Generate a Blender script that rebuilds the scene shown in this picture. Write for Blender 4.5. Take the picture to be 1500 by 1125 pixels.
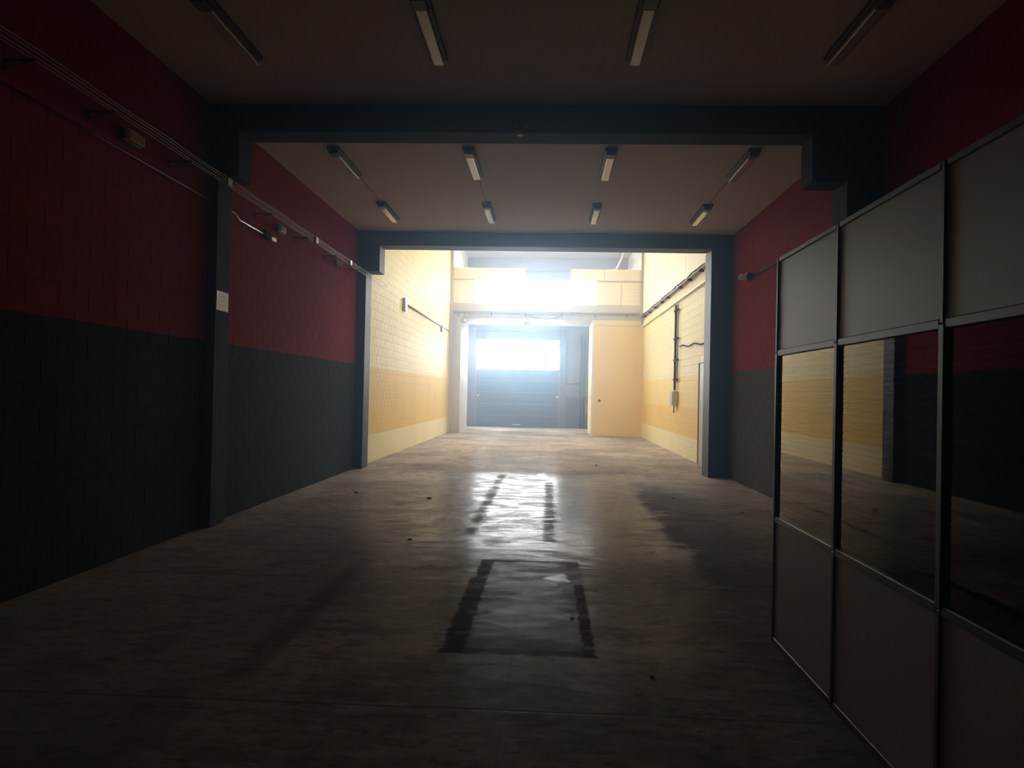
import bpy, bmesh, math, random
from mathutils import Vector, Matrix

random.seed(7)
for o in list(bpy.data.objects):
    bpy.data.objects.remove(o, do_unlink=True)
SC = bpy.context.scene
COL = SC.collection

# ------------------------------------------------------------------ camera
YAW, PITCH, ROLL, FPX, EYE = math.radians(2.716), math.radians(0.681), math.radians(1.192), 1132.6, 1.6
fw = Vector((-math.sin(YAW) * math.cos(PITCH), math.cos(YAW) * math.cos(PITCH), math.sin(PITCH)))
rt = Vector((math.cos(YAW), math.sin(YAW), 0))
up = rt.cross(fw)
c, s = math.cos(ROLL), math.sin(ROLL)
rt2, up2 = c * rt + s * up, -s * rt + c * up
cam = bpy.data.cameras.new('camera')
camo = bpy.data.objects.new('camera', cam)
COL.objects.link(camo)
m = Matrix((rt2, up2, -fw)).transposed().to_4x4()
m.translation = Vector((0, 0, EYE))
camo.matrix_world = m
cam.sensor_fit = 'HORIZONTAL'
cam.sensor_width = 36
cam.lens = FPX / 1500 * 36
cam.clip_start = 0.05
SC.camera = camo

# ------------------------------------------------------------------ world, glare haze, exposure
HAZE = 0.0095  # thin haze added to stand in for veiling glare in the lens
GLARE_HAZE_G = 0.86
DOOR_GLOW = 32.0        # daylight through the translucent strip of the rolling door
UPPER_GLOW = 20.0        # daylight through the glazed strip of the gallery front
SKY_GLOW = 3.6          # daylight through the roof lights of the rear bay
W = bpy.data.worlds.new('world')
SC.world = W
W.use_nodes = True
nt = W.node_tree
nt.nodes['Background'].inputs[0].default_value = (0.62, 0.78, 1, 1)
nt.nodes['Background'].inputs[1].default_value = 0.6
if HAZE > 0:
    vs = nt.nodes.new('ShaderNodeVolumeScatter')
    vs.inputs['Color'].default_value = (0.50, 0.74, 1.0, 1)
    vs.inputs['Density'].default_value = HAZE
    vs.inputs['Anisotropy'].default_value = GLARE_HAZE_G
    nt.links.new(vs.outputs[0], nt.nodes['World Output'].inputs['Volume'])
SC.view_settings.view_transform = 'Standard'
SC.view_settings.look = 'None'
SC.view_settings.gamma = 1
SC.view_settings.use_curve_mapping = False
SC.view_settings.exposure = 0.0
SC.cycles.use_denoising = True
SC.cycles.max_bounces = 10
SC.cycles.diffuse_bounces = 7
SC.cycles.glossy_bounces = 4
SC.cycles.transmission_bounces = 6
SC.cycles.volume_bounces = 0
SC.cycles.sample_clamp_indirect = 6
SC.cycles.caustics_reflective = False
SC.cycles.caustics_refractive = False

# hall measurements (metres)
XL, XR = -3.93, 3.62        # side walls
H1 = 4.84                   # ceiling of the front bays
H3 = 8.0                    # roof of the rear bay
Y0 = -3.0                   # wall behind the camera
F1, F1D = 8.62, 0.40        # first portal frame
F2, F2D = 15.53, 0.50       # second portal frame
YB = 30.3                   # rear facade with the loading opening
YR = 33.1                   # end of the reveal
YD = 36.5                   # wall with the rolling door
OX0, OX1, OZ = -3.49, 1.69, 4.52


# ------------------------------------------------------------------ node helper
class NG:
    def __init__(self, name):
        self.m = bpy.data.materials.new(name)
        self.m.use_nodes = True
        self.t = self.m.node_tree
        self.b = self.t.nodes['Principled BSDF']
        self.out = self.t.nodes['Material Output']

    def n(self, kind, **kw):
        nd = self.t.nodes.new(kind)
        for k, v in kw.items():
            setattr(nd, k, v)
        return nd

    def put(self, sock, v):
        if isinstance(v, bpy.types.NodeSocket):
            self.t.links.new(v, sock)
        else:
            if hasattr(sock, 'default_value') and not isinstance(v, (int, float)) and len(v) == 3 and sock.type == 'RGBA':
                v = (*v, 1)
            sock.default_value = v

    def math(self, op, a, b=0.0, c_=None, clamp=False):
        nd = self.n('ShaderNodeMath', operation=op, use_clamp=clamp)
        self.put(nd.inputs[0], a)
        self.put(nd.inputs[1], b)
        if c_ is not None:
            self.put(nd.inputs[2], c_)
        return nd.outputs[0]

    def mix(self, f, a, b):
        nd = self.n('ShaderNodeMix', data_type='RGBA')
        self.put(nd.inputs[0], f)
        self.put(nd.inputs[6], a)
        self.put(nd.inputs[7], b)
        return nd.outputs[2]

    def pos(self):
        return self.n('ShaderNodeNewGeometry').outputs['Position']

    def xyz(self, v):
        nd = self.n('ShaderNodeSeparateXYZ')
        self.put(nd.inputs[0], v)
        return nd.outputs

    def noise(self, vec, scale, detail=4, rough=0.55, stretch=None):
        if stretch:
            mp = self.n('ShaderNodeMapping')
            self.put(mp.inputs['Vector'], vec)
            mp.inputs['Scale'].default_value = stretch
            vec = mp.outputs[0]
        nd = self.n('ShaderNodeTexNoise')
        self.put(nd.inputs['Vector'], vec)
        nd.inputs['Scale'].default_value = scale
        nd.inputs['Detail'].default_value = detail
        nd.inputs['Roughness'].default_value = rough
        return nd.outputs[0]

    def step(self, v, a, b):            # smooth ramp from a to b
        nd = self.n('ShaderNodeMapRange', interpolation_type='SMOOTHSTEP')
        self.put(nd.inputs[0], v)
        nd.inputs[1].default_value = a
        nd.inputs[2].default_value = b
        return nd.outputs[0]

    def bump(self, hgt, strength, dist=0.01):
        nd = self.n('ShaderNodeBump')
        nd.inputs['Strength'].default_value = strength
        nd.inputs['Distance'].default_value = dist
        self.put(nd.inputs['Height'], hgt)
        self.put(self.b.inputs['Normal'], nd.outputs[0])

    def set(self, **kw):
        for k, v in kw.items():
            self.put(self.b.inputs[k.replace('_', ' ')], v)
        return self


def plain(name, col, rough=0.6, metal=0.0, vary=0.12, scale=6.0, spec=0.5):
    g = NG(name)
    p = g.pos()
    nz = g.noise(p, scale)
    c0 = tuple(x * (1 - vary) for x in col)
    c1 = tuple(min(1, x * (1 + vary)) for x in col)
    g.set(Base_Color=g.mix(nz, c0, c1), Roughness=rough, Metallic=metal)
    g.b.inputs['Specular IOR Level'].default_value = spec
    return g.m


def emit(name, col, strength):
    g = NG(name)
    p = g.pos()
    e = g.n('ShaderNodeEmission')
    g.put(e.inputs[0], g.mix(g.noise(p, 1.2), tuple(x * 0.96 for x in col), col))
    e.inputs[1].default_value = strength
    g.t.links.new(e.outputs[0], g.out.inputs[0])
    return g.m


def paint(name, zones, rough=0.6, vary=0.10, spec=0.12):
    """masonry paint in horizontal bands: zones = [(from_z, colour), ...]"""
    g = NG(name)
    p = g.pos()
    z = g.xyz(p)[2]
    wob = g.math('MULTIPLY', g.math('SUBTRACT', g.noise(p, 3.0), 0.5), 0.025)
    zz = g.math('ADD', z, wob)
    colr = (*zones[0][1], 1)
    sock = None
    for k, (z0, cc) in enumerate(zones):
        if k == 0:
            sock = colr
            continue
        f = g.step(zz, z0 - 0.008, z0 + 0.008)
        sock = g.mix(f, sock, (*cc, 1))
    big = g.noise(p, 0.9, 6, 0.6)
    fine = g.noise(p, 40, 3, 0.6)
    drt = g.math('MULTIPLY', g.step(big, 0.35, 0.75), vary)
    mul = g.math('SUBTRACT', 1.04, drt)
    vm = g.n('ShaderNodeMix', data_type='RGBA', blend_type='MULTIPLY')
    vm.inputs[0].default_value = 1
    g.put(vm.inputs[6], sock)
    cb = g.n('ShaderNodeCombineXYZ')
    for i in range(3):
        g.put(cb.inputs[i], mul)
    g.put(vm.inputs[7], cb.outputs[0])
    g.set(Base_Color=vm.outputs[2], Roughness=rough)
    g.b.inputs['Specular IOR Level'].default_value = spec
    g.bump(g.math('ADD', fine, g.math('MULTIPLY', g.noise(p, 130, 2), 0.5)), 0.35, 0.004)
    return g.m


# ------------------------------------------------------------------ mesh helper
class MB:
    def __init__(self):
        self.v, self.f = [], []

    def box(self, x0, x1, y0, y1, z0, z1):
        i = len(self.v)
        self.v += [(x, y, z) for z in (z0, z1) for x, y in ((x0, y0), (x1, y0), (x1, y1), (x0, y1))]
        for q in ((0, 3, 2, 1), (4, 5, 6, 7), (0, 1, 5, 4), (1, 2, 6, 5), (2, 3, 7, 6), (3, 0, 4, 7)):
            self.f.append(tuple(i + k for k in q))
        return self

    def tube(self, pts, r, n=8):
        P = [Vector(p) for p in pts]
        i0 = len(self.v)
        ref = None
        for k, p in enumerate(P):
            d = (P[min(k + 1, len(P) - 1)] - P[max(k - 1, 0)]).normalized()
            if ref is None:
                ref = Vector((0, 0, 1)) if abs(d.z) < 0.9 else Vector((1, 0, 0))
            u = (ref - d * ref.dot(d)).normalized()
            w = d.cross(u)
            ref = u
            for j in range(n):
                a = 2 * math.pi * j / n
                self.v.append(tuple(p + (u * math.cos(a) + w * math.sin(a)) * r))
        for k in range(len(P) - 1):
            for j in range(n):
                a, b = i0 + k * n + j, i0 + k * n + (j + 1) % n
                self.f.append((a, b, b + n, a + n))
        self.f.append(tuple(i0 + j for j in reversed(range(n))))
        self.f.append(tuple(i0 + (len(P) - 1) * n + j for j in range(n)))
        return self

    def lathe(self, prof, origin, axis='Z', n=20):
        """prof = [(radius, height)], along +axis from origin"""
        i0 = len(self.v)
        ox, oy, oz = origin
        for r, hh in prof:
            for j in range(n):
                a = 2 * math.pi * j / n
                u, w = r * math.cos(a), r * math.sin(a)
                self.v.append({'Z': (ox + u, oy + w, oz + hh), 'X': (ox + hh, oy + u, oz + w), 'Y': (ox + w, oy + hh, oz + u),
                               '-X': (ox - hh, oy - u, oz + w), '-Y': (ox - w, oy - hh, oz + u), '-Z': (ox + w, oy + u, oz - hh)}[axis])
        for k in range(len(prof) - 1):
            for j in range(n):
                a, b = i0 + k * n + j, i0 + k * n + (j + 1) % n
                self.f.append((a, b, b + n, a + n))
        self.f.append(tuple(i0 + j for j in reversed(range(n))))
        self.f.append(tuple(i0 + (len(prof) - 1) * n + j for j in range(n)))
        return self

    def prism(self, poly, axis, a0, a1):
        """poly of 2D points in the plane across axis, extruded a0..a1"""
        i, n = len(self.v), len(poly)
        for a in (a0, a1):
            for p, q in poly:
                self.v.append({'X': (a, p, q), 'Y': (p, a, q), 'Z': (p, q, a)}[axis])
        self.f.append(tuple(i + k for k in reversed(range(n))))
        self.f.append(tuple(i + n + k for k in range(n)))
        for k in range(n):
            self.f.append((i + k, i + (k + 1) % n, i + n + (k + 1) % n, i + n + k))
        return self

    def mesh(self, name, mat, bevel=0.0, smooth=False, seg=2):
        me = bpy.data.meshes.new(name)
        me.from_pydata(self.v, [], self.f)
        bm = bmesh.new()
        bm.from_mesh(me)
        if bevel > 0:
            bmesh.ops.bevel(bm, geom=list(bm.edges), offset=bevel, segments=seg, affect='EDGES', profile=0.5, clamp_overlap=True)
        bmesh.ops.recalc_face_normals(bm, faces=bm.faces)
        bm.to_mesh(me)
        bm.free()
        me.materials.append(mat)
        if smooth:
            for p in me.polygons:
                p.use_smooth = len(p.vertices) <= 4
        return me

    def build(self, name, mat, parent=None, bevel=0.0, smooth=False, seg=2):
        o = bpy.data.objects.new(name, self.mesh(name, mat, bevel, smooth, seg))
        COL.objects.link(o)
        if parent is not None:
            o.parent = parent
        return o


def empty(name, loc=(0, 0, 0)):
    o = bpy.data.objects.new(name, None)
    o.location = loc
    o.empty_display_size = 0.1
    COL.objects.link(o)
    return o


def tag(o, label, cat, group=None):
    o['label'] = label
    o['category'] = cat
    if group:
        o['group'] = group
    return o


def structure(o, label=None):
    o['kind'] = 'structure'
    if label:
        o['label'] = label
    return o


def copy_tree(o, parent=None):
    c_ = o.copy()
    COL.objects.link(c_)
    c_.parent = parent
    for ch in list(o.children):
        copy_tree(ch, c_)
    return c_


# ------------------------------------------------------------------ materials
M = {}
RED = (0.33, 0.018, 0.025)
CHAR = (0.026, 0.029, 0.025)
PALE = (0.84, 0.75, 0.44)
ORANGE = (0.82, 0.59, 0.17)
CREAM = (0.86, 0.78, 0.50)
M['paint_red'] = paint('red_and_charcoal_masonry_paint', [(0, CHAR), (2.13, RED)], 0.95)
M['paint_red_right'] = paint('red_and_brown_grey_masonry_paint', [(0, (0.10, 0.085, 0.072)), (2.11, (0.33, 0.022, 0.026))], 0.95)
M['paint_yellow'] = paint('yellow_masonry_paint', [(0, CREAM), (0.62, ORANGE), (2.12, PALE)], 0.55, 0.08)
M['paint_yellow_right'] = paint('yellow_masonry_paint_right', [(0, CREAM), (0.56, ORANGE), (1.32, (0.85, 0.68, 0.27)), (2.15, PALE)], 0.55, 0.08)
M['paint_block'] = paint('orange_yellow_rear_paint', [(0, (0.86, 0.67, 0.31)), (4.4, (0.84, 0.68, 0.38))], 0.55, 0.06)
M['paint_gable'] = paint('pale_cladding_paint', [(0, (0.90, 0.83, 0.62))], 0.5, 0.05)
M['plaster'] = paint('grey_beige_plaster', [(0, (0.58, 0.55, 0.51))], 0.6, 0.10)
M['white_wall'] = paint('white_wall_paint', [(0, (0.80, 0.80, 0.80))], 0.45, 0.06)
M['recess'] = paint('grey_recess_paint', [(0, (0.24, 0.25, 0.28)), (1.5, (0.34, 0.36, 0.40))], 0.6, 0.08)
M['ceiling'] = paint('ceiling_board', [(0, (0.64, 0.55, 0.49))], 0.7, 0.06)
M['roof'] = paint('rear_roof_sheet', [(0, (0.62, 0.62, 0.60))], 0.6, 0.06)
M['frame'] = plain('anthracite_frame_paint', (0.032, 0.042, 0.053), 0.55, 0, 0.12, 3, 0.30)
M['frame_matte'] = plain('anthracite_frame_paint_matte', (0.030, 0.040, 0.052), 0.85, 0, 0.12, 3, 0.12)
M['dark_wall'] = paint('dark_rear_wall', [(0, (0.05, 0.05, 0.05))], 0.8)
M['alu'] = plain('aluminium_profile', (0.10, 0.115, 0.10), 0.5, 0.3, 0.06)
M['panel'] = plain('grey_melamine_panel', (0.43, 0.37, 0.345), 0.5, 0, 0.04, 2)
M['slat'] = plain('dark_blind_slat', (0.035, 0.018, 0.014), 0.9, 0, 0.05, 6, 0.05)
M['steel'] = plain('galvanised_steel', (0.50, 0.49, 0.47), 0.4, 0.7, 0.12, 20)
M['conduit_grey'] = plain('grey_plastic_conduit', (0.24, 0.22, 0.20), 0.5)
M['conduit_brown'] = plain('dark_conduit', (0.07, 0.055, 0.05), 0.9, 0, 0.12, 6, 0.05)
M['conduit_painted'] = plain('dull_painted_conduit', (0.14, 0.10, 0.09), 0.7, 0, 0.4, 3, 0.2)
M['conduit_ceiling'] = plain('conduit_painted_with_ceiling', (0.40, 0.30, 0.24), 0.8, 0, 0.1, 3, 0.1)
M['cable'] = plain('pale_cable_sheath', (0.42, 0.38, 0.34), 0.4)
M['white_plastic'] = plain('white_plastic', (0.80, 0.78, 0.73), 0.35)
M['cream_plastic'] = plain('cream_plastic', (0.80, 0.66, 0.38), 0.35)
M['grey_plastic'] = plain('grey_plastic', (0.35, 0.34, 0.33), 0.45)
M['black_plastic'] = plain('black_plastic', (0.02, 0.02, 0.02), 0.4)
M['housing'] = plain('fitting_housing', (0.10, 0.085, 0.07), 0.55)
M['door_sheet'] = plain('blue_grey_door_sheet', (0.21, 0.25, 0.32), 0.42, 0.1, 0.06, 2)
M['door_jamb'] = plain('grey_door_jamb', (0.27, 0.28, 0.31), 0.5)
M['beige_door'] = plain('beige_door_leaf', (0.48, 0.43, 0.33), 0.5)
M['paper'] = plain('pale_yellow_notice', (0.66, 0.64, 0.36), 0.5)
M['tape'] = plain('white_tape', (0.9, 0.9, 0.88), 0.25)
M['debris'] = plain('dark_rubble', (0.07, 0.05, 0.04), 0.8)
M['door_glow'] = emit('daylit_door_strip', (0.80, 0.91, 1.0), DOOR_GLOW)
M['upper_glow'] = emit('daylit_gallery_strip', (1.0, 0.98, 0.95), UPPER_GLOW)
M['upper_glow_mid'] = emit('daylit_gallery_strip_bright', (0.90, 0.96, 1.0), UPPER_GLOW * 1.7)
M['sky_glow'] = emit('daylit_roof_light', (1.0, 0.97, 0.92), SKY_GLOW)

# acrylic light cover: clear gloss over a pale prism sheet
g = NG('prismatic_acrylic')
p = g.pos()
rib = g.n('ShaderNodeTexWave')
rib.inputs['Scale'].default_value = 45
g.put(rib.inputs['Vector'], p)
g.set(Base_Color=g.mix(rib.outputs[0], (0.50, 0.46, 0.36), (0.62, 0.57, 0.45)), Roughness=0.22)
g.b.inputs['Coat Weight'].default_value = 1.0
g.b.inputs['Coat Roughness'].default_value = 0.12
M['acrylic'] = g.m

g = NG('translucent_white_lens')
g.set(Base_Color=g.mix(g.noise(g.pos(), 20), (0.85, 0.83, 0.78), (0.92, 0.90, 0.86)), Roughness=0.25)
tl = g.n('ShaderNodeBsdfTranslucent')
tl.inputs[0].default_value = (0.95, 0.92, 0.86, 1)
ms = g.n('ShaderNodeMixShader')
ms.inputs[0].default_value = 0.45
g.t.links.new(g.b.outputs[0], ms.inputs[1])
g.t.links.new(tl.outputs[0], ms.inputs[2])
g.t.links.new(ms.outputs[0], g.out.inputs[0])
M['lens'] = g.m
g = NG('translucent_cream_lens')
g.set(Base_Color=(0.85, 0.66, 0.34), Roughness=0.25)
tl = g.n('ShaderNodeBsdfTranslucent')
tl.inputs[0].default_value = (0.95, 0.74, 0.38, 1)
ms = g.n('ShaderNodeMixShader')
ms.inputs[0].default_value = 0.45
g.t.links.new(g.b.outputs[0], ms.inputs[1])
g.t.links.new(tl.outputs[0], ms.inputs[2])
g.t.links.new(ms.outputs[0], g.out.inputs[0])
M['cream_lens'] = g.m

# clear window glass
g = NG('clear_glass')
g.set(Base_Color=(0.93, 0.96, 0.94), Roughness=0.0, IOR=1.52)
g.b.inputs['Transmission Weight'].default_value = 1
M['glass'] = g.m

# floor: worn trowelled concrete with old paint marks and dirt
g = NG('worn_concrete_floor')
p = g.pos()
X, Y, Z = g.xyz(p)
wx = g.math('ADD', g.math('MULTIPLY', g.math('SUBTRACT', g.noise(p, 9, 5, 0.65), 0.5), 0.10), 0.0)
wy = g.math('MULTIPLY', g.math('SUBTRACT', g.noise(p, 7, 5, 0.65, (1, 1, 1.7)), 0.5), 0.10)
Xw = g.math('ADD', X, wx)
Yw = g.math('ADD', Y, wy)


def rect(x0, x1, y0, y1, e=0.02, xs=None, ys=None):
    xs = xs or Xw
    ys = ys or Yw
    a = g.math('MULTIPLY', g.step(xs, x0 - e, x0 + e), g.math('SUBTRACT', 1.0, g.step(xs, x1 - e, x1 + e)))
    b = g.math('MULTIPLY', g.step(ys, y0 - e, y0 + e), g.math('SUBTRACT', 1.0, g.step(ys, y1 - e, y1 + e)))
    return g.math('MULTIPLY', a, b)


def half(nx, ny, d, e=0.03):                 # 1 where nx*x + ny*y < d
    v = g.math('ADD', g.math('MULTIPLY', Xw, nx), g.math('MULTIPLY', Yw, ny))
    return g.math('SUBTRACT', 1.0, g.step(v, d - e, d + e))


def tri(points, e=0.02):
    n, sock = len(points), None
    for i in range(n):
        (x0, y0), (x1, y1) = points[i], points[(i + 1) % n]
        nx, ny = y1 - y0, -(x1 - x0)
        ln = math.hypot(nx, ny)
        nx, ny = nx / ln, ny / ln
        f = half(nx, ny, nx * x0 + ny * y0, e)
        sock = f if sock is None else g.math('MULTIPLY', sock, f)
    return sock


Xd = g.math('ADD', X, g.math('MULTIPLY', g.math('SUBTRACT', g.noise(p, 1.6, 6, 0.7), 0.5), 1.1))
Yd = g.math('ADD', Y, g.math('MULTIPLY', g.math('SUBTRACT', g.noise(p, 1.1, 6, 0.7), 0.5), 2.0))
big = g.noise(p, 0.55, 6, 0.6)
mid = g.noise(p, 2.2, 6, 0.65, (1, 1.0, 1))
fine = g.noise(p, 9, 6, 0.75, (0.8, 1.25, 1))
streak = g.noise(p, 3.5, 6, 0.7, (0.7, 1.8, 1))
col = g.mix(g.step(big, 0.38, 0.60), (0.32, 0.265, 0.225), (0.56, 0.48, 0.41))
col = g.mix(g.math('MULTIPLY', g.step(mid, 0.49, 0.60), 0.55), col, (0.16, 0.128, 0.112))
col = g.mix(g.math('MULTIPLY', g.step(fine, 0.50, 0.60), 0.55), col, (0.15, 0.125, 0.105))
col = g.mix(g.math('MULTIPLY', g.step(streak, 0.52, 0.62), 0.55), col, (0.56, 0.51, 0.45))
scr = g.noise(p, 7.5, 7, 0.8, (0.7, 1.8, 1))
col = g.mix(g.math('MULTIPLY', g.step(scr, 0.56, 0.64), 0.70), col, (0.11, 0.09, 0.075))
grn = g.math('MULTIPLY', g.step(g.noise(p, 0.9, 4, 0.6, (1, 1, 3)), 0.50, 0.66), 0.20)
col = g.mix(grn, col, (0.26, 0.25, 0.15))
# worn walkway down the middle, dirt either side of it
dl = g.math('MULTIPLY', g.math('SUBTRACT', 1.0, g.step(Xd, -1.9, -1.45)), g.math('SUBTRACT', 1.0, g.step(Yd, 6.4, 10.0)))
col = g.mix(g.math('MULTIPLY', dl, 0.50), col, (0.15, 0.12, 0.10))
edge_l = g.math('MULTIPLY', rect(-1.78, -1.6, 4.2, 7.3, 0.05), 0.5)
col = g.mix(edge_l, col, (0.09, 0.07, 0.06))
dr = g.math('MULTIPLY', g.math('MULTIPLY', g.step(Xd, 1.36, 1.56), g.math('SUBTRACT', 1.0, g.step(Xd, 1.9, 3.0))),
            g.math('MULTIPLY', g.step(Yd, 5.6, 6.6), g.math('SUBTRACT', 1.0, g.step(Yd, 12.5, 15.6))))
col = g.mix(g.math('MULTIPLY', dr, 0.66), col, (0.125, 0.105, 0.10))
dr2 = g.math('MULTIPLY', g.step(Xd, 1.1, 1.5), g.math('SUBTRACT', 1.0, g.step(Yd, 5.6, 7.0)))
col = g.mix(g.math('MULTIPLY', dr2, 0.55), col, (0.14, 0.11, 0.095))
col = g.mix(g.math('MULTIPLY', g.math('SUBTRACT', 1.0, g.step(Yd, 2.4, 4.2)), 0.35), col, (0.12, 0.10, 0.085))  # light fall-off towards the near end put into the floor colour
# small dark painted square and tyre streaks
col = g.mix(g.math('MULTIPLY', rect(0.42, 0.55, 8.26, 9.22, 0.015), 0.75), col, (0.09, 0.07, 0.065))
ty1 = g.math('MULTIPLY', rect(-0.93, -0.80, 8.7, 15.2, 0.05), g.step(mid, 0.20, 0.55))
ty2 = g.math('MULTIPLY', rect(-0.02, 0.11, 8.4, 14.0, 0.05), g.step(streak, 0.2, 0.55))
ty3 = g.math('MULTIPLY', rect(-1.75, -1.35, 9.2, 15.2, 0.12), g.step(mid, 0.35, 0.60))
ty = g.math('MAXIMUM', ty1, ty2)
col = g.mix(g.math('MULTIPLY', ty, 0.35), col, (0.15, 0.13, 0.12))
col = g.mix(g.math('MULTIPLY', ty3, 0.40), col, (0.16, 0.14, 0.125))
# the old painted rectangle, with a reflected glint coloured into it
inner = rect(-0.60, 0.32, 4.75, 7.42, 0.015)
col = g.mix(g.math('MULTIPLY', inner, 0.45), col, (0.17, 0.09, 0.11))
dia = tri([(-0.50, 5.50), (-0.10, 5.15), (0.20, 5.66), (-0.12, 5.98)], 0.02)
col = g.mix(g.math('MULTIPLY', dia, 0.62), col, (0.46, 0.42, 0.38))
glint = tri([(-0.03, 6.72), (0.22, 6.60), (0.17, 6.95)], 0.015)
col = g.mix(g.math('MULTIPLY', glint, 0.75), col, (0.46, 0.46, 0.46))  # pale reflection of the bright strip put into this smooth patch's colour
dk2 = tri([(-0.12, 6.62), (0.26, 6.60), (0.22, 7.25), (-0.02, 7.2)], 0.03)
col = g.mix(g.math('MULTIPLY', dk2, 0.45), col, (0.12, 0.12, 0.13))
cors = g.math('MULTIPLY', g.step(g.noise(p, 5, 4, 0.6), 0.25, 0.45), 1.0)
bl = rect(-0.64, -0.49, 4.74, 6.7, 0.012)
bl2 = rect(-0.60, -0.49, 6.7, 7.42, 0.012)
br = rect(0.245, 0.325, 4.74, 6.55, 0.012)
br2 = rect(0.20, 0.31, 7.15, 7.42, 0.02)
bt = rect(-0.58, 0.31, 7.35, 7.42, 0.015)
bb = rect(-0.58, 0.31, 4.74, 4.85, 0.015)
bord = g.math('MAXIMUM', g.math('MAXIMUM', bl, bl2), g.math('MAXIMUM', br, g.math('MULTIPLY', br2, 0.7)))
bord = g.math('MAXIMUM', bord, g.math('MAXIMUM', g.math('MULTIPLY', bt, 0.7), g.math('MULTIPLY', bb, 0.75)))
bord = g.math('MULTIPLY', bord, cors)
col = g.mix(g.math('MULTIPLY', bord, 0.88), col, (0.045, 0.026, 0.030))
bb2 = rect(-0.5, 0.25, 4.85, 5.15, 0.03)
col = g.mix(g.math('MULTIPLY', bb2, 0.50), col, (0.10, 0.06, 0.065))
# joints
jn = None
for (a0, a1, b0, b1) in ((-4, 4, 6.50, 6.525), (-4, 4, 8.92, 8.94), (-4, 4, 11.6, 11.62), (-4, 4, 17.6, 17.65), (-4, 4, 3.9, 3.92),
                         (-0.20, -0.185, 0, 36), (1.9, 1.915, 0, 30)):
    r_ = rect(a0, a1, b0, b1, 0.006, X, Y)
    r_ = g.math('MULTIPLY', r_, 0.25) if a0 == -0.20 or a0 == 1.9 else r_
    jn = r_ if jn is None else g.math('MAXIMUM', jn, r_)
col = g.mix(g.math('MULTIPLY', jn, 0.55), col, (0.10, 0.08, 0.07))
# specks
spk = g.step(g.noise(p, 28, 2, 0.5), 0.74, 0.78)
col = g.mix(g.math('MULTIPLY', spk, 0.8), col, (0.06, 0.05, 0.04))
rough = g.math('ADD', 0.10, g.math('MULTIPLY', g.step(mid, 0.35, 0.7), 0.12))
rough = g.math('ADD', rough, g.math('MULTIPLY', g.step(streak, 0.35, 0.65), 0.10))
rough = g.math('ADD', rough, g.math('MULTIPLY', g.math('MAXIMUM', ty, dr), 0.25))
rough = g.math('ADD', rough, g.math('MULTIPLY', g.math('MAXIMUM', g.step(X, 0.9, 1.8), g.math('SUBTRACT', 1.0, g.step(X, -2.2, -1.3))), 0.15))
rough = g.math('SUBTRACT', rough, g.math('MULTIPLY', glint, 0.16))
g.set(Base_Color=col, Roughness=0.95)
g.b.inputs['Specular IOR Level'].default_value = 0.0
# polish is patchy: worn smooth in the walkway, dull where dirty or painted
pol = g.math('ADD', 0.25, g.math('MULTIPLY', g.step(streak, 0.62, 0.35), 0.45))
pol = g.math('ADD', pol, g.math('MULTIPLY', g.step(mid, 0.62, 0.40), 0.30))
pol = g.math('MULTIPLY', pol, g.math('SUBTRACT', 1.0, g.math('MULTIPLY', g.math('MAXIMUM', g.math('MULTIPLY', ty, 0.8), dr), 0.7)))
pol = g.math('MULTIPLY', pol, g.math('SUBTRACT', 1.0, g.math('MULTIPLY', bord, 0.75)))
pol = g.math('MULTIPLY', pol, g.math('SUBTRACT', 1.0, g.math('MULTIPLY', inner, 0.25)))
# the sealed slab of the middle bay is far smoother than the rear bay and the foreground
zone = g.math('MULTIPLY', g.math('SUBTRACT', 1.0, g.math('MULTIPLY', g.step(g.math('ADD', Yw, g.math('MULTIPLY', g.math('SUBTRACT', scr, 0.5), 6.0)), 14.8, 15.8), 0.8)), g.math('ADD', 0.28, g.math('MULTIPLY', g.step(Yd, 6.9, 8.6), 0.72)))
pol = g.math('MULTIPLY', g.math('MULTIPLY', pol, zone), 0.48)
pol = g.math('MAXIMUM', pol, g.math('MULTIPLY', glint, 0.16))
pol = g.math('ADD', pol, g.math('MULTIPLY', dia, 0.02))
hgt = g.math('ADD', g.math('MULTIPLY', fine, 0.7), g.math('MULTIPLY', g.noise(p, 2.6, 3, 0.5, (0.6, 2.4, 1)), 0.8))
hgt = g.math('SUBTRACT', hgt, g.math('MULTIPLY', jn, 0.3))
g.bump(hgt, 0.30, 0.006)
bn = g.b.inputs['Normal'].links[0].from_socket
fr = g.n('ShaderNodeFresnel')
fr.inputs['IOR'].default_value = 1.22
g.t.links.new(bn, fr.inputs['Normal'])
gl = g.n('ShaderNodeBsdfGlossy')
g.put(gl.inputs['Color'], (0.95, 0.95, 0.95))
g.put(gl.inputs['Roughness'], rough)
g.t.links.new(bn, gl.inputs['Normal'])
ms = g.n('ShaderNodeMixShader')
g.put(ms.inputs[0], g.math('MULTIPLY', fr.outputs[0], pol))
g.t.links.new(g.b.outputs[0], ms.inputs[1])
g.t.links.new(gl.outputs[0], ms.inputs[2])
g.t.links.new(ms.outputs[0], g.out.inputs[0])
M['floor'] = g.m

# ------------------------------------------------------------------ shell
T = 0.25
structure(MB().box(XL - T, XR + T, Y0 - T, YD + T, -0.2, 0).build('floor', M['floor']), 'worn stained concrete floor of the hall')
structure(MB().box(XL - T, XR + T, Y0 - T, F2 + 0.10, H1, H1 + 0.2).build('ceiling', M['ceiling']), 'dull brownish ceiling of the two front bays')

BLOCK_MESH = {}


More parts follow.
